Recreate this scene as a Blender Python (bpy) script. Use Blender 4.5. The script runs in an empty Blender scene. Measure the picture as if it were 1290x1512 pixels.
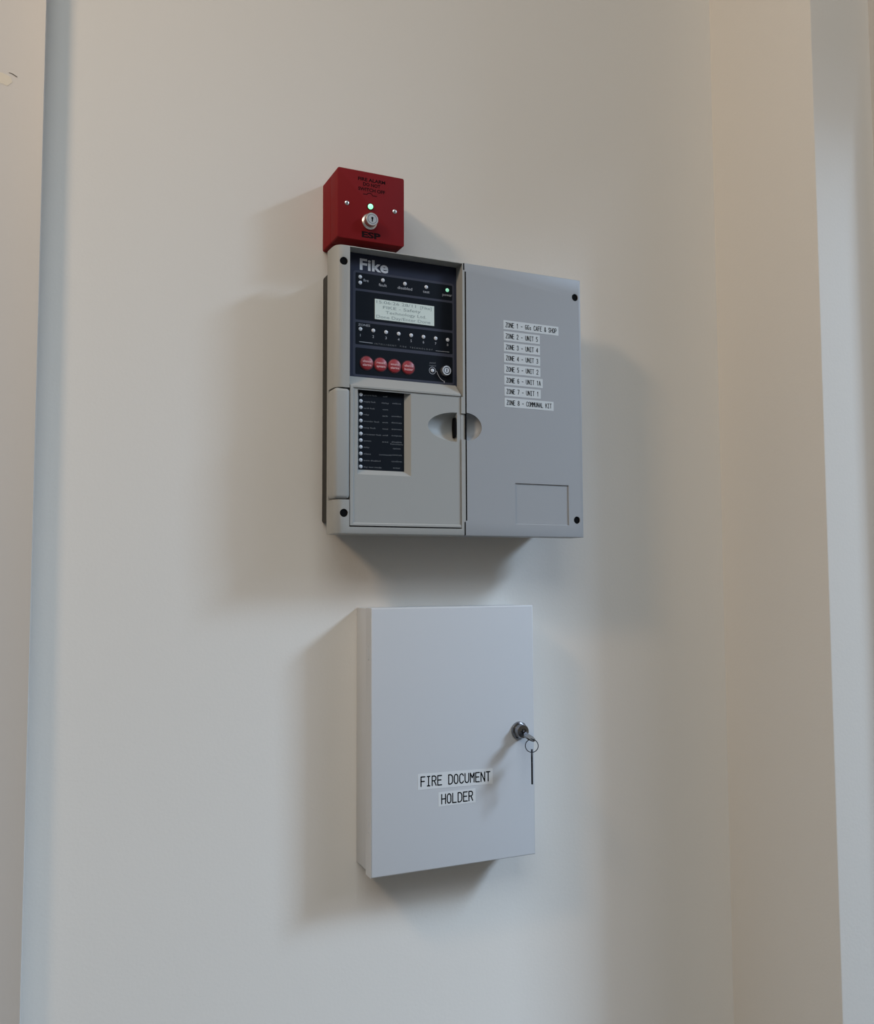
import bpy, bmesh, math
from mathutils import Vector, Matrix

C = bpy.context.scene.collection
PI = math.pi

# ---------------------------------------------------------------- camera
# metres; main wall is the plane y = 0, the room lies towards -y
CAM = Vector((-0.3521, -1.0918, 1.3917)); YAW, PITCH, ROLL, FPX = 0.4306, 0.0673, -0.0035, 1360.19
fwd = Vector((math.sin(YAW)*math.cos(PITCH), math.cos(YAW)*math.cos(PITCH), math.sin(PITCH)))
rgt = Vector((math.cos(YAW), -math.sin(YAW), 0)); upv = rgt.cross(fwd)
r2 = rgt*math.cos(ROLL) + upv*math.sin(ROLL); u2 = -rgt*math.sin(ROLL) + upv*math.cos(ROLL)
cd = bpy.data.cameras.new('camera'); cam = bpy.data.objects.new('camera', cd); C.objects.link(cam)
cd.sensor_fit = 'VERTICAL'; cd.sensor_height = 24.0; cd.lens = FPX/1512*24.0; cd.clip_start = 0.02
cam.matrix_world = Matrix(((r2.x, u2.x, -fwd.x, CAM.x), (r2.y, u2.y, -fwd.y, CAM.y), (r2.z, u2.z, -fwd.z, CAM.z), (0, 0, 0, 1)))
bpy.context.scene.camera = cam

# ---------------------------------------------------------------- world, lights, exposure
vs = bpy.context.scene.view_settings
vs.view_transform = 'Standard'; vs.look = 'None'; vs.gamma = 1.0; vs.use_curve_mapping = False
vs.exposure = 0.03
W = bpy.data.worlds.new('world'); bpy.context.scene.world = W; W.use_nodes = True
wb = W.node_tree.nodes['Background']; wb.inputs[0].default_value = (0.62, 0.78, 1.0, 1); wb.inputs[1].default_value = 0.5

def area(name, loc, target, sx, sy, power, color):
    l = bpy.data.lights.new(name, 'AREA'); l.shape = 'RECTANGLE'; l.size = sx; l.size_y = sy
    l.energy = power; l.color = color
    o = bpy.data.objects.new(name, l); C.objects.link(o); o.location = loc
    o.rotation_euler = (Vector(target) - Vector(loc)).to_track_quat('-Z', 'Y').to_euler()
    return o
# an added broad fill from above for room bounce, a warm lamp on the left, and cool sky light through the high window in the right wall
area('bounce_fill', (-1.30, -3.00, 4.08), (-1.30, -3.00, 0), 3.0, 2.4, 73, (0.87, 0.95, 1.0))
area('lamp_left', (-1.50, -0.88, 2.75), (-0.25, 0.0, 1.90), 0.26, 0.26, 13, (1.0, 0.75, 0.52))
area('sky_above_roofs', (5.0, -3.4, 5.9), (1.5, -1.6, 2.6), 1.5, 2.5, 800, (0.54, 0.74, 1.0))
area('sky_beyond', (5.0, -5.7, 5.9), (1.5, -3.2, 2.6), 3.0, 2.5, 170, (0.67, 0.77, 1.0))

# ---------------------------------------------------------------- materials
def mat(name, col, rough=0.5, metal=0.0, spec=0.5, bump=0.0, bscale=300, var=0.0, vscale=4, emit=None, estr=0, coat=0):
    m = bpy.data.materials.new(name); m.use_nodes = True
    nt = m.node_tree; b = nt.nodes['Principled BSDF']
    b.inputs['Base Color'].default_value = (*col, 1); b.inputs['Roughness'].default_value = rough
    b.inputs['Metallic'].default_value = metal; b.inputs['Specular IOR Level'].default_value = spec
    if coat: b.inputs['Coat Weight'].default_value = coat; b.inputs['Coat Roughness'].default_value = 0.15
    tc = nt.nodes.new('ShaderNodeTexCoord')
    if bump:
        n = nt.nodes.new('ShaderNodeTexNoise'); n.inputs['Scale'].default_value = bscale; n.inputs['Detail'].default_value = 3
        nt.links.new(tc.outputs['Object'], n.inputs['Vector'])
        bp = nt.nodes.new('ShaderNodeBump'); bp.inputs['Strength'].default_value = bump; bp.inputs['Distance'].default_value = 0.001
        nt.links.new(n.outputs['Fac'], bp.inputs['Height']); nt.links.new(bp.outputs['Normal'], b.inputs['Normal'])
    if var:
        n = nt.nodes.new('ShaderNodeTexNoise'); n.inputs['Scale'].default_value = vscale; n.inputs['Detail'].default_value = 4
        nt.links.new(tc.outputs['Object'], n.inputs['Vector'])
        r = nt.nodes.new('ShaderNodeMapRange'); r.inputs['To Min'].default_value = 1-var; r.inputs['To Max'].default_value = 1+var
        nt.links.new(n.outputs['Fac'], r.inputs['Value'])
        mx = nt.nodes.new('ShaderNodeVectorMath'); mx.operation = 'SCALE'; mx.inputs[0].default_value = col
        nt.links.new(r.outputs['Result'], mx.inputs['Scale']); nt.links.new(mx.outputs['Vector'], b.inputs['Base Color'])
    if emit:
        b.inputs['Emission Color'].default_value = (*emit, 1); b.inputs['Emission Strength'].default_value = estr
    return m
M = {
 'paint': mat('cream_emulsion', (0.76, 0.72, 0.655), 0.62, spec=0.3, bump=0.12, bscale=260, var=0.012, vscale=3),
 'trim': mat('white_satin_paint', (0.60, 0.575, 0.54), 0.5, spec=0.3, bump=0.10, bscale=120, var=0.015),
 'floor': mat('grey_vinyl', (0.16, 0.155, 0.15), 0.5, bump=0.1, bscale=80, var=0.06),
 'brown': mat('taupe_emulsion', (0.30, 0.27, 0.24), 0.7, bump=0.1),
 'ceil': mat('white_ceiling_paint', (0.55, 0.54, 0.52), 0.8, bump=0.1),
 'grey': mat('grey_abs_plastic', (0.362, 0.358, 0.335), 0.5, spec=0.3, bump=0.05, bscale=1500),
 'grey2': mat('grey_painted_steel', (0.345, 0.35, 0.355), 0.45, spec=0.35, bump=0.04, bscale=1200),
 'dark': mat('dark_grey_steel', (0.036, 0.033, 0.028), 0.6, spec=0.2, bump=0.05, bscale=800),
 'black': mat('gap_shade_black', (0.004, 0.004, 0.0045), 0.8, spec=0.08),  # plain black for shaded gaps and holes
 'navy': mat('navy_membrane', (0.025, 0.029, 0.050), 0.5, spec=0.18, bump=0.03, bscale=900),
 'panelblk': mat('blue_black_membrane', (0.005, 0.0075, 0.012), 0.55, spec=0.12, bump=0.03, bscale=900),
 'line': mat('slate_print', (0.050, 0.055, 0.078), 0.5, spec=0.15),
 'print': mat('grey_print', (0.42, 0.43, 0.46), 0.5),
 'dimprint': mat('dim_grey_print', (0.17, 0.18, 0.19), 0.5),
 'logo': mat('pale_grey_print', (0.60, 0.61, 0.64), 0.5),
 'led': mat('clear_led_lens', (0.62, 0.63, 0.66), 0.25, spec=0.6),
 'ledgreen': mat('green_led_lit', (0.35, 0.7, 0.5), 0.25, emit=(0.25, 0.75, 0.48), estr=0.6),
 'ledbright': mat('bright_green_led_lit', (0.4, 0.9, 0.6), 0.2, emit=(0.30, 1.0, 0.55), estr=1.1),
 'lcd': mat('lcd_backlight', (0.42, 0.47, 0.45), 0.35, emit=(0.62, 0.74, 0.70), estr=0.22),
 'lcdtext': mat('lcd_segments', (0.24, 0.29, 0.29), 0.4),
 'btn': mat('red_button', (0.30, 0.022, 0.028), 0.4, bump=0.03, bscale=900),
 'btnrim': mat('dark_red_rim', (0.09, 0.008, 0.012), 0.45),
 'btnprint': mat('pink_print', (0.75, 0.42, 0.42), 0.5),
 'red': mat('red_powder_coat', (0.205, 0.010, 0.012), 0.6, spec=0.12, bump=0.06, bscale=1400, var=0.02, vscale=12),
 'redprint': mat('black_print_on_red', (0.012, 0.003, 0.004), 0.7, spec=0.08),
 'chrome': mat('nickel', (0.78, 0.76, 0.73), 0.36, metal=1, bump=0.03, bscale=400),
 'chromedark': mat('worn_nickel', (0.27, 0.27, 0.28), 0.17, metal=1, bump=0.05, bscale=500),
 'steel': mat('dull_steel', (0.028, 0.032, 0.04), 0.45, metal=0.5, spec=0.2),
 'white': mat('white_powder_coat', (0.57, 0.58, 0.59), 0.45, spec=0.35, bump=0.05, bscale=1500),
 'label': mat('white_label_tape', (0.59, 0.61, 0.605), 0.4, spec=0.35),
 'label2': mat('large_white_label_tape', (0.68, 0.69, 0.685), 0.4, spec=0.35),
 'ink': mat('black_ink', (0.003, 0.0035, 0.0045), 0.7, spec=0.06),
 'scuff': mat('scuffed_paint', (0.66, 0.62, 0.53), 0.7, bump=0.3, bscale=200),
 'crack': mat('dark_scrape', (0.16, 0.14, 0.12), 0.8),
}
# ---------------------------------------------------------------- helpers
def mesh_of(bm, name):
    bmesh.ops.recalc_face_normals(bm, faces=bm.faces)
    me = bpy.data.meshes.new(name); bm.to_mesh(me); bm.free(); return me
def smooth(me, ang=35):
    for p in me.polygons: p.use_smooth = True
    me.set_sharp_from_angle(angle=math.radians(ang))
def obj(name, bm, m, parent=None, loc=None, ang=35):
    me = bm if isinstance(bm, bpy.types.Mesh) else mesh_of(bm, name)
    smooth(me, ang); me.materials.clear(); me.materials.append(M[m])
    o = bpy.data.objects.new(name, me); C.objects.link(o)
    if parent: o.parent = parent
    if loc is not None: o.location = loc
    return o
def place(o, root):   # meshes are drawn in wall coordinates: shift them into their thing's frame
    o.data.transform(Matrix.Translation(-root)); return o
def thing(name, label, cat, loc, group=None):
    o = bpy.data.objects.new(name, None); C.objects.link(o); o.location = loc
    o.empty_display_size = 0.02
    o['label'] = label; o['category'] = cat
    if group: o['group'] = group
    return o
def struct(name, bm, m, parent=None):
    o = obj(name, bm, m, parent)
    if parent is None: o['kind'] = 'structure'
    return o
def box(x0, x1, y0, y1, z0, z1, r=0.0, seg=2, bm=None):
    b = bm or bmesh.new()
    v = [b.verts.new((x, y, z)) for x in (x0, x1) for y in (y0, y1) for z in (z0, z1)]
    f = [b.faces.new([v[i] for i in q]) for q in ((0,1,3,2),(4,6,7,5),(0,4,5,1),(2,3,7,6),(0,2,6,4),(1,5,7,3))]
    if r:
        bmesh.ops.bevel(b, geom=list({e for q in f for e in q.edges}), offset=r, segments=seg, affect='EDGES', profile=0.5)
    return b
def prism_y(pts, y0, y1, bm=None):          # polygon in (x,z) extruded along y
    b = bm or bmesh.new()
    a = [b.verts.new((x, y0, z)) for x, z in pts]; c = [b.verts.new((x, y1, z)) for x, z in pts]
    b.faces.new(a); b.faces.new(c[::-1]); n = len(pts)
    for i in range(n): b.faces.new((a[i], a[(i+1) % n], c[(i+1) % n], c[i]))
    bmesh.ops.recalc_face_normals(b, faces=b.faces); return b
def prism_x(pts, x0, x1):                    # polygon in (y,z) extruded along x
    b = bmesh.new()
    a = [b.verts.new((x0, y, z)) for y, z in pts]; c = [b.verts.new((x1, y, z)) for y, z in pts]
    b.faces.new(a); b.faces.new(c[::-1]); n = len(pts)
    for i in range(n): b.faces.new((a[i], a[(i+1) % n], c[(i+1) % n], c[i]))
    bmesh.ops.recalc_face_normals(b, faces=b.faces); return b
def prism_z(pts, z0, z1):                    # polygon in (x,y) extruded along z
    b = bmesh.new()
    a = [b.verts.new((x, y, z0)) for x, y in pts]; c = [b.verts.new((x, y, z1)) for x, y in pts]
    b.faces.new(a); b.faces.new(c[::-1]); n = len(pts)
    for i in range(n): b.faces.new((a[i], a[(i+1) % n], c[(i+1) % n], c[i]))
    bmesh.ops.recalc_face_normals(b, faces=b.faces); return b
def frustum(f, k, y0, y1):                   # rectangles (x0,x1,z0,z1) at y0 and y1
    b = bmesh.new()
    def q(r, y): return [b.verts.new((x, y, z)) for x, z in ((r[0], r[2]), (r[1], r[2]), (r[1], r[3]), (r[0], r[3]))]
    a = q(f, y0); c = q(k, y1); b.faces.new(a); b.faces.new(c[::-1])
    for i in range(4): b.faces.new((a[i], a[(i+1) % 4], c[(i+1) % 4], c[i]))
    bmesh.ops.recalc_face_normals(b, faces=b.faces); return b
def lathe(cx, cz, prof, n=28, bm=None):      # profile [(radius, y)] spun about the y axis through (cx, cz)
    b = bm or bmesh.new(); rings = []
    for r, y in prof:
        if r <= 1e-6: rings.append([b.verts.new((cx, y, cz))])
        else: rings.append([b.verts.new((cx + r*math.cos(2*PI*i/n), y, cz + r*math.sin(2*PI*i/n))) for i in range(n)])
    for A, B in zip(rings, rings[1:]):
        for i in range(n):
            j = (i+1) % n
            q = [A[i % len(A)], A[j % len(A)], B[j % len(B)], B[i % len(B)]]
            u = []
            for x in q:
                if x not in u: u.append(x)
            if len(u) > 2: b.faces.new(u)
    if len(rings[0]) > 1: b.faces.new(rings[0])
    if len(rings[-1]) > 1: b.faces.new(rings[-1])
    bmesh.ops.recalc_face_normals(b, faces=b.faces)
    return b
def ellipsoid(cx, cy, cz, sx, sy, sz, n=48):
    b = bmesh.new(); bmesh.ops.create_uvsphere(b, u_segments=n, v_segments=24, radius=1)
    bmesh.ops.transform(b, matrix=Matrix.Translation((cx, cy, cz)) @ Matrix.Diagonal((sx, sy, sz, 1)), verts=b.verts); return b
def tube(pts, r, n=8, closed=False, bm=None):
    b = bm or bmesh.new(); P = [Vector(p) for p in pts]; N = len(P); rings = []
    for i in range(N):
        if closed: t = P[(i+1) % N] - P[i-1]
        else: t = P[min(i+1, N-1)] - P[max(i-1, 0)]
        t.normalize(); a = t.cross(Vector((0.13, 0.97, 0.2))); a.normalize(); c = t.cross(a)
        rings.append([b.verts.new(P[i] + a*r*math.cos(2*PI*k/n) + c*r*math.sin(2*PI*k/n)) for k in range(n)])
    for i in range(N if closed else N-1):
        A, B = rings[i], rings[(i+1) % N]
        for k in range(n): b.faces.new((A[k], A[(k+1) % n], B[(k+1) % n], B[k]))
    if not closed: b.faces.new(rings[0]); b.faces.new(rings[-1][::-1])
    bmesh.ops.recalc_face_normals(b, faces=b.faces); return b
def cut(bm, cutters):                        # boolean difference, evaluated into a plain mesh
    base = bpy.data.objects.new('base', mesh_of(bm, 'base')); C.objects.link(base); tmp = []
    for c in cutters:
        o = bpy.data.objects.new('cutter', mesh_of(c, 'cutter')); C.objects.link(o); tmp.append(o)
        md = base.modifiers.new('b', 'BOOLEAN'); md.operation = 'DIFFERENCE'; md.object = o; md.solver = 'EXACT'
    dg = bpy.context.evaluated_depsgraph_get(); dg.update()
    me = bpy.data.meshes.new_from_object(base.evaluated_get(dg))
    for o in tmp + [base]:
        d = o.data; bpy.data.objects.remove(o); bpy.data.meshes.remove(d)
    return me
# flat lettering from the built-in font; x,z give the left (or centre) end of the base line
def text_mesh(s, size, x, z, y, fit=None, align='LEFT', bold=0.0, space=1.0, bm=None):
    cu = bpy.data.curves.new('t', 'FONT'); cu.body = s; cu.size = size; cu.offset = bold*size; cu.space_character = space
    cu.resolution_u = 3
    o = bpy.data.objects.new('t', cu); C.objects.link(o)
    dg = bpy.context.evaluated_depsgraph_get(); dg.update()
    me = bpy.data.meshes.new_from_object(o.evaluated_get(dg))
    bpy.data.objects.remove(o); bpy.data.curves.remove(cu)
    xs = [v.co.x for v in me.vertices] or [0]
    w = max(xs) - min(xs); k = (fit/w) if fit else 1.0
    off = -min(xs)*k if align == 'LEFT' else -(min(xs)+max(xs))/2*k
    b = bm or bmesh.new(); n0 = len(b.verts)
    b.from_mesh(me); bpy.data.meshes.remove(me); b.verts.ensure_lookup_table()
    for v in b.verts[n0:]:
        cx, cz = v.co.x, v.co.y
        v.co = (x + off + cx*k, y, z + cz)
    return b
# single-stroke lettering like a label printer's (cell 4 wide, 7 tall)
GL = {
 'A': [[(0,0),(2,7),(4,0)],[(.7,2.3),(3.3,2.3)]],
 'B': [[(0,0),(0,7),(2.5,7),(3.5,6.3),(3.5,4.5),(2.6,3.7),(0,3.7)],[(2.6,3.7),(3.9,2.8),(3.9,.9),(2.8,0),(0,0)]],
 'C': [[(4,5.6),(3.3,6.7),(2,7),(.8,6.6),(.1,5.3),(.1,1.7),(.8,.4),(2,0),(3.3,.3),(4,1.4)]],
 'D': [[(0,0),(0,7),(2,7),(3.4,6.3),(4,5),(4,2),(3.4,.7),(2,0),(0,0)]],
 'E': [[(4,7),(0,7),(0,0),(4,0)],[(0,3.7),(3.4,3.7)]],
 'F': [[(4,7),(0,7),(0,0)],[(0,3.6),(3.4,3.6)]],
 'G': [[(4,5.6),(3.3,6.7),(2,7),(.8,6.6),(.1,5.3),(.1,1.7),(.8,.4),(2,0),(3.3,.3),(4,1.2),(4,3.2),(2.3,3.2)]],
 'H': [[(0,0),(0,7)],[(4,0),(4,7)],[(0,3.6),(4,3.6)]],
 'I': [[(.7,7),(3.3,7)],[(2,7),(2,0)],[(.7,0),(3.3,0)]],
 'K': [[(0,0),(0,7)],[(4,7),(0,3)],[(1.3,4.2),(4,0)]],
 'L': [[(0,7),(0,0),(3.8,0)]],
 'M': [[(0,0),(0,7),(2,3.4),(4,7),(4,0)]],
 'N': [[(0,0),(0,7),(4,0),(4,7)]],
 'O': [[(2,7),(.8,6.6),(.1,5.3),(.1,1.7),(.8,.4),(2,0),(3.2,.4),(3.9,1.7),(3.9,5.3),(3.2,6.6),(2,7)]],
 'P': [[(0,0),(0,7),(2.7,7),(3.9,6.2),(3.9,4),(2.7,3.2),(0,3.2)]],
 'R': [[(0,0),(0,7),(2.6,7),(3.8,6.2),(3.8,4.3),(2.6,3.5),(0,3.5)],[(2.2,3.5),(4,0)]],
 'S': [[(3.8,5.8),(3.1,6.8),(2,7),(.8,6.7),(.1,5.6),(.5,4.3),(2,3.6),(3.5,2.8),(3.9,1.5),(3.2,.3),(2,0),(.8,.2),(.1,1.2)]],
 'T': [[(0,7),(4,7)],[(2,7),(2,0)]],
 'U': [[(0,7),(0,1.7),(.8,.4),(2,0),(3.2,.4),(4,1.7),(4,7)]],
 'Z': [[(0,7),(4,7),(0,0),(4,0)]],
 's': [[(3.3,3.6),(2,4.2),(.8,3.5),(1.2,2.5),(2.8,1.8),(3.3,.8),(2,0),(.6,.6)]],
 '&': [[(4,0),(.9,5.2),(1.2,6.6),(2.2,7),(3,6.2),(2.6,4.8),(.5,2.8),(.3,1),(1.4,0),(2.8,.6),(4,2.8)]],
 '-': [[(.4,3.2),(3.6,3.2)]],
 '1': [[(.8,5.6),(2.2,7),(2.2,0)]],
 '2': [[(.2,5.4),(.8,6.7),(2,7),(3.3,6.6),(3.8,5.3),(3.2,3.8),(0,0),(4,0)]],
 '3': [[(.2,5.8),(1,6.8),(2.2,7),(3.5,6.4),(3.6,4.6),(2.4,3.7),(1.3,3.7)],[(2.4,3.7),(3.8,2.8),(3.8,1),(2.6,.1),(1,.2),(.1,1.2)]],
 '4': [[(3.1,0),(3.1,7),(0,2),(4.2,2)]],
 '5': [[(3.7,7),(.5,7),(.3,3.8),(2,4.3),(3.5,3.6),(3.9,2.1),(3.2,.5),(1.8,0),(.1,.8)]],
 '6': [[(3.5,6.4),(2.2,7),(.8,6),(.1,3.6),(.1,1.7),(.9,.3),(2.2,0),(3.5,.6),(3.9,2),(3.3,3.5),(2,4),(.8,3.5),(.1,2.2)]],
 '7': [[(0,7),(4,7),(1.4,0)]],
 '8': [[(2,3.7),(.6,4.6),(.5,6),(2,7),(3.5,6),(3.4,4.6),(2,3.7),(.2,2.6),(.1,1),(2,0),(3.9,1),(3.8,2.6),(2,3.7)]],
}
def strokes(s, x, z, y, pitch, h, w, slope=0.0):
    b = bmesh.new(); sx = pitch*0.70/4; sz = h/7
    for i, ch in enumerate(s):
        for line in GL.get(ch, []):
            P = [(x + i*pitch + px*sx, z + pz*sz + slope*(i*pitch + px*sx)) for px, pz in line]
            for (ax, az), (bx, bz) in zip(P, P[1:]):
                d = math.hypot(bx-ax, bz-az); nx, nz = -(bz-az)/d*w/2, (bx-ax)/d*w/2
                b.faces.new([b.verts.new((px, y, pz)) for px, pz in ((ax+nx, az+nz), (bx+nx, bz+nz), (bx-nx, bz-nz), (ax-nx, az-nz))])
            for ax, az in P:
                b.faces.new([b.verts.new((ax + w/2*math.cos(k*PI/4), y, az + w/2*math.sin(k*PI/4))) for k in range(8)])
    return b

# ---------------------------------------------------------------- room
H = 4.2
struct('floor', box(-3.6, 2.9, -4.6, 0.9, -0.1, 0.0), 'floor')
struct('ceiling', box(-3.6, 2.9, -4.6, 0.9, H, H+0.1), 'ceil')
struct('wall_back', box(-3.4, 0.70, 0.0, 0.2, 0, H), 'paint')
struct('wall_left', box(-3.5, -3.4, -4.4, 0.2, 0, H), 'brown')
struct('wall_front', box(-3.5, 2.9, -4.5, -4.4, 0, H), 'brown')
# the return that projects into the room at the right of the panels, with an added strip and an unseen bulkhead that shade its face
struct('wall_return', box(0.6264, 2.62, -0.1991, 0.2, 0, H, 0.002), 'paint')
struct('shading_strip', box(0.739, 0.81, -0.2320, -0.19, 0, H, 0.002), 'trim')
struct('shading_bulkhead', box(0.84, 2.62, -0.52, -0.19, 2.27, H), 'ceil')
# right wall with its high window
WY0, WY1, WZ0, WZ1 = -4.20, -1.15, 2.30, 3.60
bmw = box(2.6, 2.66, -4.4, WY0, 0, H); box(2.6, 2.66, WY1, 0.0, 0, H, bm=bmw)
box(2.6, 2.66, WY0, WY1, 0, WZ0, bm=bmw); box(2.6, 2.66, WY0, WY1, WZ1, H, bm=bmw)
struct('wall_right', bmw, 'paint')
bf = box(2.61, 2.65, WY0, WY0+0.04, WZ0, WZ1); box(2.61, 2.65, WY1-0.04, WY1, WZ0, WZ1, bm=bf)
box(2.61, 2.65, WY0+0.04, WY1-0.04, WZ0, WZ0+0.04, bm=bf); box(2.61, 2.65, WY0+0.04, WY1-0.04, WZ1-0.04, WZ1, bm=bf)
win = struct('window_1', bf, 'trim')
# splayed lining board at the left edge
board = struct('trim_1', prism_z([(-0.3335, 0.0), (-0.3335, -0.0198), (-0.3345, -0.0212), (-0.384, -0.0008), (-0.46, 0.0)], 0, H), 'trim')
def board_y(x): return -0.0212 + (-0.3345 - x)*(0.0204/0.0495)
bs = bmesh.new()
def patch(b, pts, off):
    b.faces.new([b.verts.new((x, board_y(x)-off, z)) for x, z in pts])
patch(bs, [(-0.3845, 1.945), (-0.376, 1.9435), (-0.368, 1.939), (-0.366, 1.933), (-0.371, 1.9285), (-0.384, 1.935)], 0.0002)
obj('scuff', bs, 'scuff', board)
bs = bmesh.new()
patch(bs, [(-0.3700, 1.9440), (-0.3668, 1.9432), (-0.3640, 1.9412), (-0.3613, 1.9392), (-0.3617, 1.9384), (-0.3648, 1.9406), (-0.3672, 1.9424), (-0.3700, 1.9434)], 0.0004)
obj('scrape', bs, 'crack', board)

# ---------------------------------------------------------------- fire alarm control panel
PX0, PX1, PZ0, PZ1, PF, PB = -0.0173, 0.3221, 1.4386, 1.7799, -0.0815, -0.0500
PR = Vector((PX0, 0, PZ0))
panel = thing('fire_alarm_panel', 'grey wall mounted fire alarm control panel with lit display and zone labels', 'alarm panel', PR)
def P(name, bm, m, parent=None, label=None, ang=35):
    o = obj(name, bm, m, parent or panel, ang=ang); place(o, PR)
    if label: o['label'] = label
    return o
P('back_box', box(-0.0078, 0.312, -0.0520, 0.0, 1.4545, 1.7635, 0.003), 'dark', label='dark steel back box behind the grey covers')
# left cover
bm = prism_y([(PX0, PZ0), (0.1490, PZ0), (0.1490, 1.4555), (0.1510, 1.4555), (0.1510, 1.7705), (0.1490, 1.7705), (0.1490, PZ1), (PX0, PZ1)], PF, PB)
bm.edges.ensure_lookup_table()
big = [e for e in bm.edges if all(abs(v.co.x-PX0) < 1e-6 and abs(v.co.y-PF) < 1e-6 for v in e.verts)]
bmesh.ops.bevel(bm, geom=big, offset=0.010, segments=6, affect='EDGES', profile=0.5)
ed = [e for e in bm.edges if all(v.co.y < PF+0.0101 for v in e.verts) and (all(abs(v.co.z-PZ0) < 1e-6 for v in e.verts) or all(abs(v.co.z-PZ1) < 1e-6 for v in e.verts)) and max(v.co.y for v in e.verts) < -0.0700]
bmesh.ops.bevel(bm, geom=ed, offset=0.0016, segments=2, affect='EDGES', profile=0.5)
holesL = [(-0.0073, 1.7601), (-0.0063, 1.4627)]; holesR = [(0.3136, 1.7558), (0.3122, 1.4610)]
HR = 0.0048
def hole(x, z): return lathe(x, z, [(HR, PF-0.01), (HR, PF+0.022)], 32)
cut_disp = frustum((0.0004-0.0004, 0.1480, 1.6100, 1.7785), (0.0012, 0.1474, 1.6100, 1.7780), PF-0.004, -0.0645)
cut_door = box(0.0002, 0.1455, PF-0.01, -0.0640, 1.4468, 1.6290)
cut_hinge = box(-0.0300, 0.0018, PF-0.01, -0.0560, 1.4783, 1.6098)
cut_fin = box(0.1440, 0.1600, PF-0.01, PF+0.0018, 1.5570, 1.5895)
P('left_cover', cut(bm, [hole(*h) for h in holesL] + [cut_disp, cut_door, cut_hinge, cut_fin]), 'grey', ang=25)
# right cover
bm = prism_y([(0.1509, PZ0), (PX1, PZ0), (PX1, PZ1), (0.1509, PZ1), (0.1509, 1.7690), (0.1530, 1.7690), (0.1530, 1.4570), (0.1509, 1.4570)], PF, PB)
ed = [e for e in bm.edges if all(abs(v.co.y-PF) < 1e-6 for v in e.verts) and not (max(v.co.x for v in e.verts) < 0.16)]
bmesh.ops.bevel(bm, geom=ed, offset=0.0010, segments=2, affect='EDGES', profile=0.5)
P('right_cover', cut(bm, [hole(*h) for h in holesR] + [ellipsoid(0.1515, PF+0.0005, 1.5732, 0.0222, 0.0125, 0.0176),
   frustum((0.2207, 0.3000, 1.4535, 1.5060), (0.2209, 0.2998, 1.4545, 1.5058), PF-0.001, PF+0.0014)]), 'grey2', ang=25)
for k, (x0, x1, z0, z1) in enumerate(((0.14895, 0.15095, 1.4390, 1.4564), (0.15095, 0.15305, 1.4560, 1.7700), (0.14895, 0.15095, 1.7694, 1.7795))):  # black fill set into the open gap as its shade
    P('joint_shade', box(x0, x1, PF+0.0006, -0.0520, z0, z1), 'black', label='black strip for the shade in the gap between the two covers')
for x, z in holesL + holesR:  # black liner puts the shade into each screw hole
    P('hole_shade', lathe(x, z, [(HR-0.0001, PF+0.0012), (HR-0.0005, PF+0.0012), (HR-0.0005, PF+0.016), (0.0, PF+0.016)], 24), 'black', label='black lining for the shade in a recessed screw hole')
P('hinge_block', box(-0.0186, 0.0012, PF-0.0006, -0.0565, 1.4791, 1.6090, 0.0045, 4), 'grey')
# hinged flap with the sloped sill, shallow field, indicator recess and finger scoop
flap = prism_x([(PF+0.0002, 1.4484), (PF+0.0002, 1.6128), (-0.0664, 1.6268), (-0.0650, 1.6268), (-0.0650, 1.4484)], 0.0012, 0.1449)
scoop = ellipsoid(0.1405, PF+0.0020, 1.5720, 0.0395, 0.0125, 0.0182)
bmesh.ops.bisect_plane(scoop, geom=scoop.verts[:]+scoop.edges[:]+scoop.faces[:], plane_co=(0.1402, 0, 0), plane_no=(1, 0, 0), clear_outer=True)
bmesh.ops.holes_fill(scoop, edges=[e for e in scoop.edges if e.is_boundary])
field = frustum((0.0042, 0.1600, 1.4502, 1.6112), (0.0062, 0.1600, 1.4520, 1.6100), PF-0.0002, PF+0.0016)
recess = frustum((0.0100, 0.0795, 1.5078, 1.6086), (0.0139, 0.0720, 1.5150, 1.6100), PF+0.0008, -0.0735)
flapo = P('front_flap', cut(flap, [field, recess, scoop]), 'grey', ang=25)
sl = lathe(0, 0, [(1, 0), (1, 1)], 24)
bmesh.ops.transform(sl, matrix=Matrix.Translation((0.1388, -0.0795, 1.5718)) @ Matrix.Diagonal((0.0012, 0.0085, 0.0125, 1)), verts=sl.verts)
P('latch_slot', sl, 'black', label='black slot in the finger scoop')
# indicator strip on the flap: part > lettering
YP = -0.0739
strip = P('indicator_strip', box(0.0137, 0.0722, YP, -0.0735, 1.5146, 1.6100), 'panelblk', label='black indicator strip with a column of lamps')
zs = [1.6042, 1.5965, 1.5889, 1.5812, 1.5731, 1.5653, 1.5575, 1.5497, 1.5417, 1.5339, 1.5262, 1.5184]
for z in zs:
    P('indicator_light', lathe(0.0168, z, [(0.0023, YP), (0.0021, YP-0.0006), (0.0013, YP-0.0011), (0, YP-0.0012)], 16), 'led', label='small pale lamp of the black strip')
bm = bmesh.new()
colA = [('general fault', .0165), ('supply fault', .0150), ('earth fault', .0138), ('relay', .0066), ('sounder fault', .0197), ('loop fault', .0150), ('processor fault', .0222), ('system', .0095), ('delay', .0072), ('silent', .0090), ('zone disabled', .0212), ('day test mode', .0225)]
colB = [(0, 'off', .006), (1, 'delay', .0095), (2, 'on', .0068), (3, 'ack', .0072), (4, 'exit', .0072), (5, 'test', .0075), (6, 'on/off', .0070), (7, 'esc', .0080), (9, 'commands', .0155)]
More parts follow.
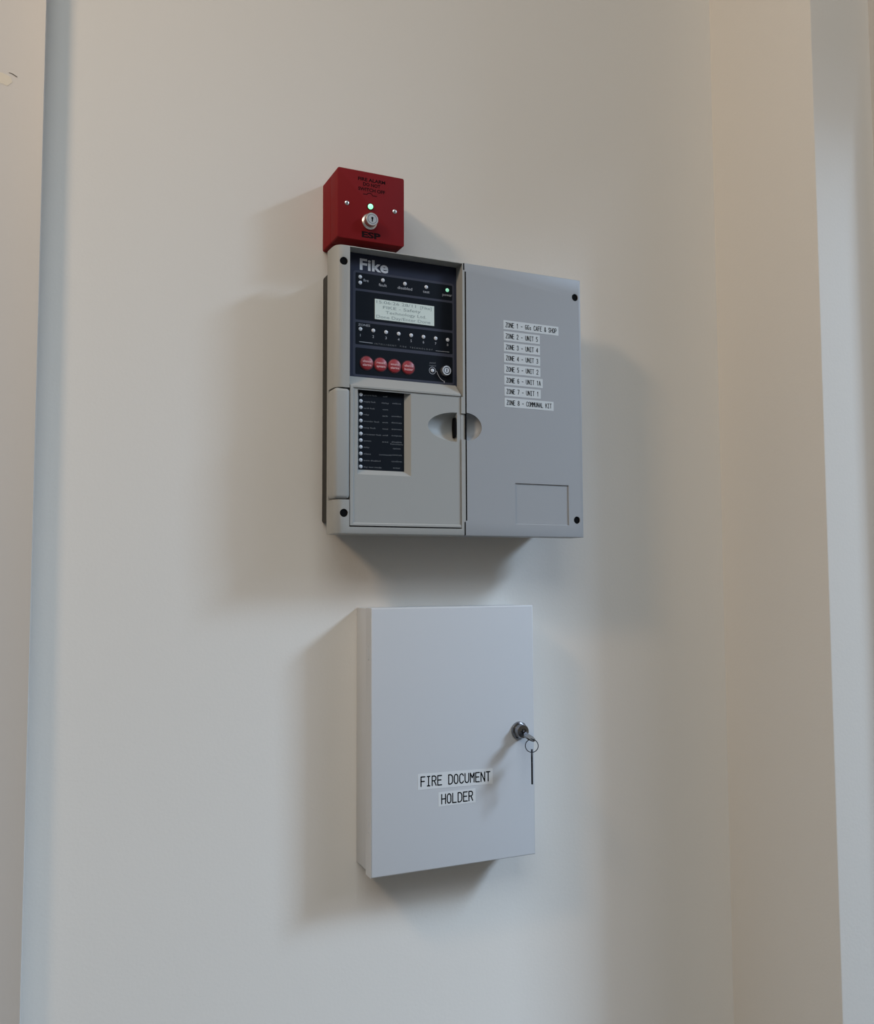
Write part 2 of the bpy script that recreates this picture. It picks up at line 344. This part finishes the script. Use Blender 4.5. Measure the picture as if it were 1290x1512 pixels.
colC = [(1, 'select', .0110), (3, 'sounders', .0135), (4, 'devices', .0135), (5, 'zones', .0135), (6, 'outputs', .0135), (7, 'disable', .0135), (7.33, 'functions', .0165), (8, 'options', .0100), (9, 'controls', .0135), (10, 'confirm', .0135), (11, 'enter', .0095)]
def rz(i): return 1.6042 + (1.5184-1.6042)*i/11
for i, (s, w) in enumerate(colA): text_mesh(s, 0.0025, 0.0204, rz(i)-0.0010, YP-0.0001, fit=w, bm=bm)
for i, s, w in colB: text_mesh(s, 0.0025, 0.0478, rz(i)-0.0010, YP-0.0001, fit=w, align='C', bm=bm)
for i, s, w in colC: text_mesh(s, 0.0025, 0.0625, rz(i)-0.0005, YP-0.0001, fit=w, align='C', bm=bm)
P('lettering', bm, 'dimprint', strip)
# display membrane
YM = -0.0652
mem = P('membrane', box(0.0006, 0.1473, YM, -0.0645, 1.6260, 1.7778), 'navy', label='navy printed membrane of the display window')
def rr(x0, x1, z0, z1, y, r=0.002, bm=None):
    b = bm or bmesh.new(); pts = []
    for cx, cz, a in ((x1-r, z1-r, 0), (x0+r, z1-r, 90), (x0+r, z0+r, 180), (x1-r, z0+r, 270)):
        for k in range(5):
            t = math.radians(a + k*22.5); pts.append((cx + r*math.cos(t), cz + r*math.sin(t)))
    b.faces.new([b.verts.new((x, y, z)) for x, z in pts]); return b
P('border', rr(0.0098, 0.1440, 1.6275, 1.7568, YM-0.00006, 0.004), 'line', mem)
for z0, z1 in ((1.7346, 1.7540), (1.6966, 1.7318), (1.6665, 1.6935), (1.6302, 1.6626)):
    bm = rr(0.0128, 0.1416, z0, z1, YM-0.00012, 0.0012); P('dark_field', bm, 'panelblk', mem)
P('logo', text_mesh('Fike', 0.0190, 0.0182, 1.7585, YM-0.0001, fit=0.0368, bold=0.030, space=1.03), 'logo', mem, 'pale grey Fike lettering')
YT = YM-0.00018
for t, x, z, w in (('fire', 0.0262, 1.7440, .0066), ('fault', 0.0480, 1.7410, .0105), ('disabled', 0.0770, 1.7408, .0195), ('test', 0.1057, 1.7402, .0088), ('power', 0.1345, 1.7398, .0132)):
    P('lettering', text_mesh(t, 0.0050, x, z, YT, fit=w, align='C'), 'print', mem)
P('lettering', text_mesh('ZONES', 0.0038, 0.0164, 1.6893, YT, fit=0.0152), 'print', mem)
zx = [0.0191 + (0.1348-0.0191)*i/7 for i in range(8)]
for i, x in enumerate(zx): P('lettering', text_mesh(str(i+1), 0.0046, x, 1.6763, YT, align='C'), 'print', mem)
for t, sz, x, z, w, sp in (('INTELLIGENT  FIRE  TECHNOLOGY', 0.0026, 0.0757, 1.6686, 0.0770, 1.5), ('panel', 0.0030, 0.1140, 1.6522, 0.0078, 1), ('control', 0.0030, 0.1140, 1.6487, 0.0090, 1)):
    P('lettering', text_mesh(t, sz, x, z, YT, fit=w, align='C', space=sp), 'dimprint', mem)
def ribbon(pts, w, y, bm=None):
    b = bm or bmesh.new()
    for (ax, az), (bx, bz) in zip(pts, pts[1:]):
        d = math.hypot(bx-ax, bz-az); nx, nz = -(bz-az)/d*w/2, (bx-ax)/d*w/2
        b.faces.new([b.verts.new((px, y, pz)) for px, pz in ((ax+nx, az+nz), (bx+nx, bz+nz), (bx-nx, bz-nz), (ax-nx, az-nz))])
    return b
circ = [(0.1138 + 0.0043*math.cos(t*PI/16), 1.6434 + 0.0043*math.sin(t*PI/16)) for t in range(33)]
for pts, w in (([(0.0176, 1.6699), (0.0349, 1.6697)], 0.0006), ([(0.1184, 1.6688), (0.1370, 1.6688)], 0.0004), (circ, 0.0006),
        ([(0.1181, 1.6432), (0.1200, 1.6427), (0.1209, 1.6400), (0.1228, 1.6365), (0.1256, 1.6335), (0.1283, 1.6318), (0.1303, 1.6310)], 0.0006), ([(0.1300, 1.6318), (0.1300, 1.6292)], 0.0010)):
    P('printed_line', ribbon(pts, w, YT), 'print', mem)
# lamps of the membrane
def lamp(x, z, m='led', label=None):
    return P('indicator_light', lathe(x, z, [(0.0024, YM), (0.0023, YM-0.0007), (0.0015, YM-0.0012), (0, YM-0.0014)], 18), m, label=label)
for x, z in ((0.0187, 1.7490), (0.0187, 1.7419), (0.0480, 1.7487), (0.0770, 1.7481), (0.1057, 1.7477)): lamp(x, z, label='small unlit status lamp')
lamp(0.1346, 1.7475, 'ledgreen', 'lit green power lamp')
for x in zx: lamp(x, 1.6854 - (x-zx[0])*0.0115, label='small unlit zone lamp')
lamp(0.1138, 1.6434, label='small pale lamp in a printed ring')
# display
scr = P('display_screen', box(0.0375, 0.1164, YM-0.0006, YM, 1.6996, 1.7246, 0.0002, 1), 'lcd', label='pale backlit text display')
bm = bmesh.new(); YL = YM-0.0007
for s, x, z, w in (('15:06:26 28/11', 0.0395, 1.7195, 0.0520), ('[Fike]', 0.0975, 1.7190, 0.0150), ('FIKE - Safety', 0.0480, 1.7135, 0.0500), ('Technology Ltd.', 0.0515, 1.7075, 0.0540), ('Done Day/Enter Done', 0.0392, 1.7015, 0.0720)):
    text_mesh(s, 0.0052, x, z, YL, fit=w, bm=bm)
P('lettering', bm, 'lcdtext', scr)
# round buttons
for (x, z), (a, c) in zip(((0.0271, 1.6446), (0.0449, 1.6444), (0.0630, 1.6442), (0.0812, 1.6440)), (('silence', 'alarms'), ('reset', 'system'), ('sound', 'alarms'), ('silence', 'buzzer'))):
    P('button_rim', lathe(x, z, [(0.0089, YM), (0.0089, YM-0.0005), (0.0, YM-0.0005)], 32), 'btnrim')
    bt = P('push_button', lathe(x, z, [(0.0080, YM-0.0004), (0.0078, YM-0.0014), (0.0070, YM-0.0018), (0, YM-0.0020)], 32), 'btn', label='round red push button reading %s %s' % (a, c))
    bm = text_mesh(a, 0.0040, x, z+0.0006, YM-0.0022, fit=0.0112, align='C', bold=0.02); text_mesh(c, 0.0040, x, z-0.0038, YM-0.0022, fit=0.0112, align='C', bold=0.02, bm=bm)
    P('lettering', bm, 'btnprint', bt)
# key switch of the membrane
ks = P('key_switch', lathe(0.1308, 1.6439, [(0.0062, YM), (0.0062, YM-0.0055), (0.0058, YM-0.0062), (0.0044, YM-0.0062), (0.0042, YM-0.0045), (0.0, YM-0.0045)], 32), 'chrome', label='small chrome key switch')
P('switch_core', lathe(0.1308, 1.6439, [(0.0034, YM-0.0044), (0.0034, YM-0.0060), (0, YM-0.0060)], 24), 'chrome', ks)
P('key_slot', box(0.1304, 0.1312, YM-0.0062, YM-0.0055, 1.6420, 1.6458), 'black', ks)
P('switch_groove', lathe(0.1308, 1.6439, [(0.0043, YM-0.0046), (0.0043, YM-0.0048), (0.0034, YM-0.0048), (0.0034, YM-0.0046)], 24), 'black', ks)
# zone labels
rows = ['ZONE 1 - GGs CAFE & SHOP', 'ZONE 2 - UNIT 5', 'ZONE 3 - UNIT 4', 'ZONE 4 - UNIT 3', 'ZONE 5 - UNIT 2', 'ZONE 6 - UNIT 1A', 'ZONE 7 - UNIT 1', 'ZONE 8 - COMMUNAL KIT']
for i, s in enumerate(rows):
    zt = 1.7134 - 0.01424*i; x0 = 0.2057 + 0.00010*i; w = 0.0056 + 0.00317*len(s)
    lb = P('zone_label', box(x0, x0+w, PF-0.00018, PF, zt-0.0118, zt), 'label', label='white printed label reading %s' % s)
    P('lettering', strokes(s, x0+0.0032, zt-0.0087, PF-0.00024, 0.00317, 0.0057, 0.00082), 'ink', lb)

# ---------------------------------------------------------------- red key switch box above the panel
RX, RZ, RF, S = -0.0077, 1.7972, -0.0579, 0.087
RR = Vector((RX, 0, RZ))
redbox = thing('key_switch_box', 'red square key switch box with a lit green lamp above the grey panel', 'switch', RR)
def Q(name, bm, m, parent=None, label=None, ang=35):
    o = obj(name, bm, m, parent or redbox, ang=ang); place(o, RR)
    if label: o['label'] = label
    return o
def rbox(x0, x1, y0, y1, z0, z1, rv, rf):   # corner radius rv seen from the front, edge radius rf
    b = box(x0, x1, y0, y1, z0, z1)
    e = [e for e in b.edges if abs(e.verts[0].co.y - e.verts[1].co.y) > 1e-6]
    bmesh.ops.bevel(b, geom=e, offset=rv, segments=4, affect='EDGES', profile=0.5)
    if rf:
        e = [e for e in b.edges if all(abs(v.co.y-y0) < 1e-6 for v in e.verts)]
        bmesh.ops.bevel(b, geom=e, offset=rf, segments=2, affect='EDGES', profile=0.5)
    return b
Q('back_box', rbox(RX, RX+S, -0.0307, 0.0, RZ, RZ+S, 0.0025, 0.0006), 'red')
Q('front_plate', rbox(RX, RX+S, RF, -0.0318, RZ, RZ+S, 0.0025, 0.0008), 'red')
Q('joint_strip', rbox(RX+0.0008, RX+S-0.0008, -0.0330, -0.0300, RZ+0.0008, RZ+S-0.0008, 0.002, 0), 'redprint')
for x, z in ((0.0041, 1.8408), (0.0665, 1.8401)):
    sc = Q('screw', lathe(x, z, [(0.0027, RF), (0.0027, RF-0.0004), (0.0018, RF-0.0009), (0, RF-0.0011)], 18), 'chrome', label='small nickel cross head screw')
    bm = box(x-0.0017, x+0.0017, RF-0.00125, RF-0.0006, z-0.0003, z+0.0003); box(x-0.0003, x+0.0003, RF-0.00125, RF-0.0006, z-0.0017, z+0.0017, bm=bm)
    Q('screw_cross', bm, 'steel', sc)
Q('lamp_bezel', lathe(0.0343, 1.8408, [(0.0042, RF), (0.0042, RF-0.0005), (0.0033, RF-0.0005), (0.0033, RF)], 24), 'redprint')
Q('indicator_light', lathe(0.0343, 1.8408, [(0.0033, RF), (0.0033, RF-0.0016), (0.0024, RF-0.0032), (0.0010, RF-0.0040), (0, RF-0.0042)], 24), 'ledbright', label='lit green lamp')
# lock barrel: collar, notched body and keyway
lk = Q('key_lock', lathe(0.0330, 1.8216, [(0.0098, RF), (0.0098, RF-0.0016), (0.0088, RF-0.0026), (0.0080, RF-0.0030), (0.0080, RF-0.0100), (0.0074, RF-0.0108), (0.0, RF-0.0108)], 36), 'chrome', label='chrome key lock')
bm = lathe(0.0330, 1.8228, [(0.0014, RF-0.0100), (0.0014, RF-0.0110), (0, RF-0.0110)], 12); box(0.0323, 0.0337, RF-0.0110, RF-0.0100, 1.8182, 1.8230, bm=bm); box(0.0330, 0.0340, RF-0.0110, RF-0.0100, 1.8205, 1.8216, bm=bm)
Q('keyhole', bm, 'black', lk)
Q('core_ring', tube([(0.0330+0.0056*math.cos(t*PI/16), RF-0.0108, 1.8216+0.0056*math.sin(t*PI/16)) for t in range(32)], 0.00025, 6, True), 'steel', lk)
bm = bmesh.new()
for s, z, w in (('FIRE ALARM', 1.8738, 0.0355), ('DO NOT', 1.8678, 0.0225), ('SWITCH OFF', 1.8614, 0.0350)):
    text_mesh(s, 0.0058, 0.0362, z-0.0016, RF-0.0001, fit=w, align='C', bold=0.03, bm=bm)
ribbon([(0.0250, 1.8556), (0.0300, 1.8556), (0.0315, 1.8575), (0.0345, 1.8580), (0.0365, 1.8566), (0.0372, 1.8552), (0.0430, 1.8552)], 0.0009, RF-0.0001, bm)
Q('lettering', bm, 'redprint', label='black print on the red plate')
Q('logo', text_mesh('ESP', 0.0098, 0.0356, 1.8018, RF-0.0001, fit=0.0245, align='C', bold=0.045), 'redprint', label='black ESP lettering')

# ---------------------------------------------------------------- document cabinet
DX0, DX1, DZ0, DZ1, DF = 0.0384, 0.2618, 1.0351, 1.3511, -0.0524
DR = Vector((DX0, 0, DZ0))
cab = thing('document_cabinet', 'white metal fire document cabinet with a key in its lock below the alarm panel', 'cabinet', DR)
def D(name, bm, m, parent=None, label=None, ang=35):
    o = obj(name, bm, m, parent or cab, ang=ang); place(o, DR)
    if label: o['label'] = label
    return o
D('body', box(DX0+0.0004, DX1-0.0010, -0.0500, 0.0, DZ0+0.0052, DZ1-0.0006, 0.0008), 'white')
bm = box(DX0, DX1, DF, -0.0345, DZ0, DZ1)
e = [e for e in bm.edges if all(abs(v.co.y-DF) < 1e-6 for v in e.verts)]
bmesh.ops.bevel(bm, geom=e, offset=0.0016, segments=3, affect='EDGES', profile=0.5)
door = D('door', cut(bm, [box(DX0+0.0012, DX1-0.0012, DF+0.0015, -0.02, DZ0+0.0012, DZ1-0.0012)] + [box(DX0-0.002, DX0+0.0013, -0.0450, -0.0415, z-0.0085, z+0.0085) for z in (1.2970, 1.0940)]), 'white', ang=30)
for z in (1.2970, 1.0940):
    D('hinge_tab', box(DX0-0.0006, DX0+0.0030, -0.0447, -0.0418, z-0.0080, z+0.0078, 0.0004, 1), 'white')
D('door_stop', box(DX0+0.0010, DX0+0.0040, -0.0400, -0.0200, DZ0+0.0046, DZ0+0.0100), 'white')
for s, x0, w, z0, h, sl in (('FIRE DOCUMENT', 0.0985, 0.1025, 1.1315, 0.0190, -0.022), ('HOLDER', 0.1260, 0.0506, 1.1090, 0.0168, 0.0)):
    pts = [(x0, z0), (x0+w, z0+sl*w), (x0+w, z0+h+sl*w), (x0, z0+h)]
    lb = D('door_label', prism_y(pts, DF-0.0002, DF), 'label2', label='white printed label reading %s' % s)
    D('lettering', strokes(s, x0+0.0042, z0+(h-0.0112)/2, DF-0.00026, 0.00742, 0.0112, 0.00150, sl), 'ink', lb)
LX, LZ = 0.2392, 1.1925
lock = D('door_lock', lathe(LX, LZ, [(0.0112, DF), (0.0112, DF-0.0018), (0.0104, DF-0.0030), (0.0088, DF-0.0036), (0.0086, DF-0.0100), (0.0078, DF-0.0112), (0.0040, DF-0.0112), (0.0036, DF-0.0100), (0, DF-0.0100)], 40), 'chromedark', label='nickel barrel lock')
D('keyway', box(LX-0.0006, LX+0.0006, DF-0.0103, DF-0.0098, LZ-0.0030, LZ+0.0030), 'black', lock)

# ---------------------------------------------------------------- the keys hanging from the cabinet lock
KR = Vector((LX, DF-0.010, LZ))
keys = thing('key_bunch', 'bunch of two small keys on a ring hanging from the white cabinet lock', 'keys', KR)
def K(name, bm, m, label=None):
    o = obj(name, bm, m, keys); place(o, KR)
    if label: o['label'] = label
    return o
# key in the lock: flat blade in the x = LX plane, bow out towards the room with a hole
def key_profile(cy, cz, R, blade_to, bw, n=20):
    a0 = math.asin(bw/R); pts = []
    for i in range(n+1):
        t = a0 + (2*PI-2*a0)*i/n
        pts.append((cy + R*math.cos(t), cz + R*0.82*math.sin(t)))
    return pts + [(blade_to, cz-bw), (blade_to, cz+bw)]
BY, BZ = DF-0.0245, LZ-0.0015
kp = prism_x(key_profile(BY, BZ, 0.0092, DF-0.006, 0.0030), LX-0.0009, LX+0.0009)
hl = tube([(LX-0.01, BY-0.0060, BZ), (LX+0.01, BY-0.0060, BZ)], 0.0017, 16)
me = cut(kp, [hl])
tilt = Matrix.Translation((LX, DF-0.010, LZ)) @ Matrix.Rotation(math.radians(20), 4, 'X') @ Matrix.Rotation(math.radians(-74), 4, 'Y') @ Matrix.Translation((-LX, -(DF-0.010), -LZ))
me.transform(tilt)
kl = K('key', me, 'chromedark', 'nickel key turned in the lock')
H = tilt @ Vector((LX, BY-0.0060, BZ))
RC = Vector((H.x+0.0002, H.y, H.z-0.0074)); RRAD = 0.0080
d1 = Vector((0.90, -0.44, 0)).normalized()
K('split_ring', tube([RC + d1*RRAD*math.cos(t*PI/20) + Vector((0, 0, 1))*RRAD*math.sin(t*PI/20) for t in range(40)], 0.00055, 8, True), 'steel')
# second key hanging edge-on below the ring
view = Vector((0.515, 0.857, 0)).normalized()
HB = RC + Vector((0, 0, -RRAD))
def edge_key(w_off):
    prof = [(0.0, 0.0040)]
    R = 0.0085; n = 18; a0 = math.asin(0.0026/R); pts = []
    cz = HB.z - 0.0048 + 0.0002
    for i in range(n+1):
        t = -PI/2 + a0 + (2*PI-2*a0)*i/n
        pts.append((R*math.cos(t), cz + R*math.sin(t)))
    return pts + [(-0.0026, cz-0.0300), (-0.0012, cz-0.0345), (0.0008, cz-0.0345), (0.0026, cz-0.0300)], cz
pts, cz = edge_key(0)
b = prism_x(pts, -0.0011, 0.0011)
h2 = tube([(-0.01, 0, cz+0.0052), (0.01, 0, cz+0.0052)], 0.0018, 16)
me = cut(b, [h2])
ang = math.atan2(-view.x, view.y)          # local y (blade width) along the view direction
me.transform(Matrix.Translation((HB.x, HB.y, 0)) @ Matrix.Rotation(ang, 4, 'Z'))
K('key', me, 'steel', 'dark key hanging on the ring')
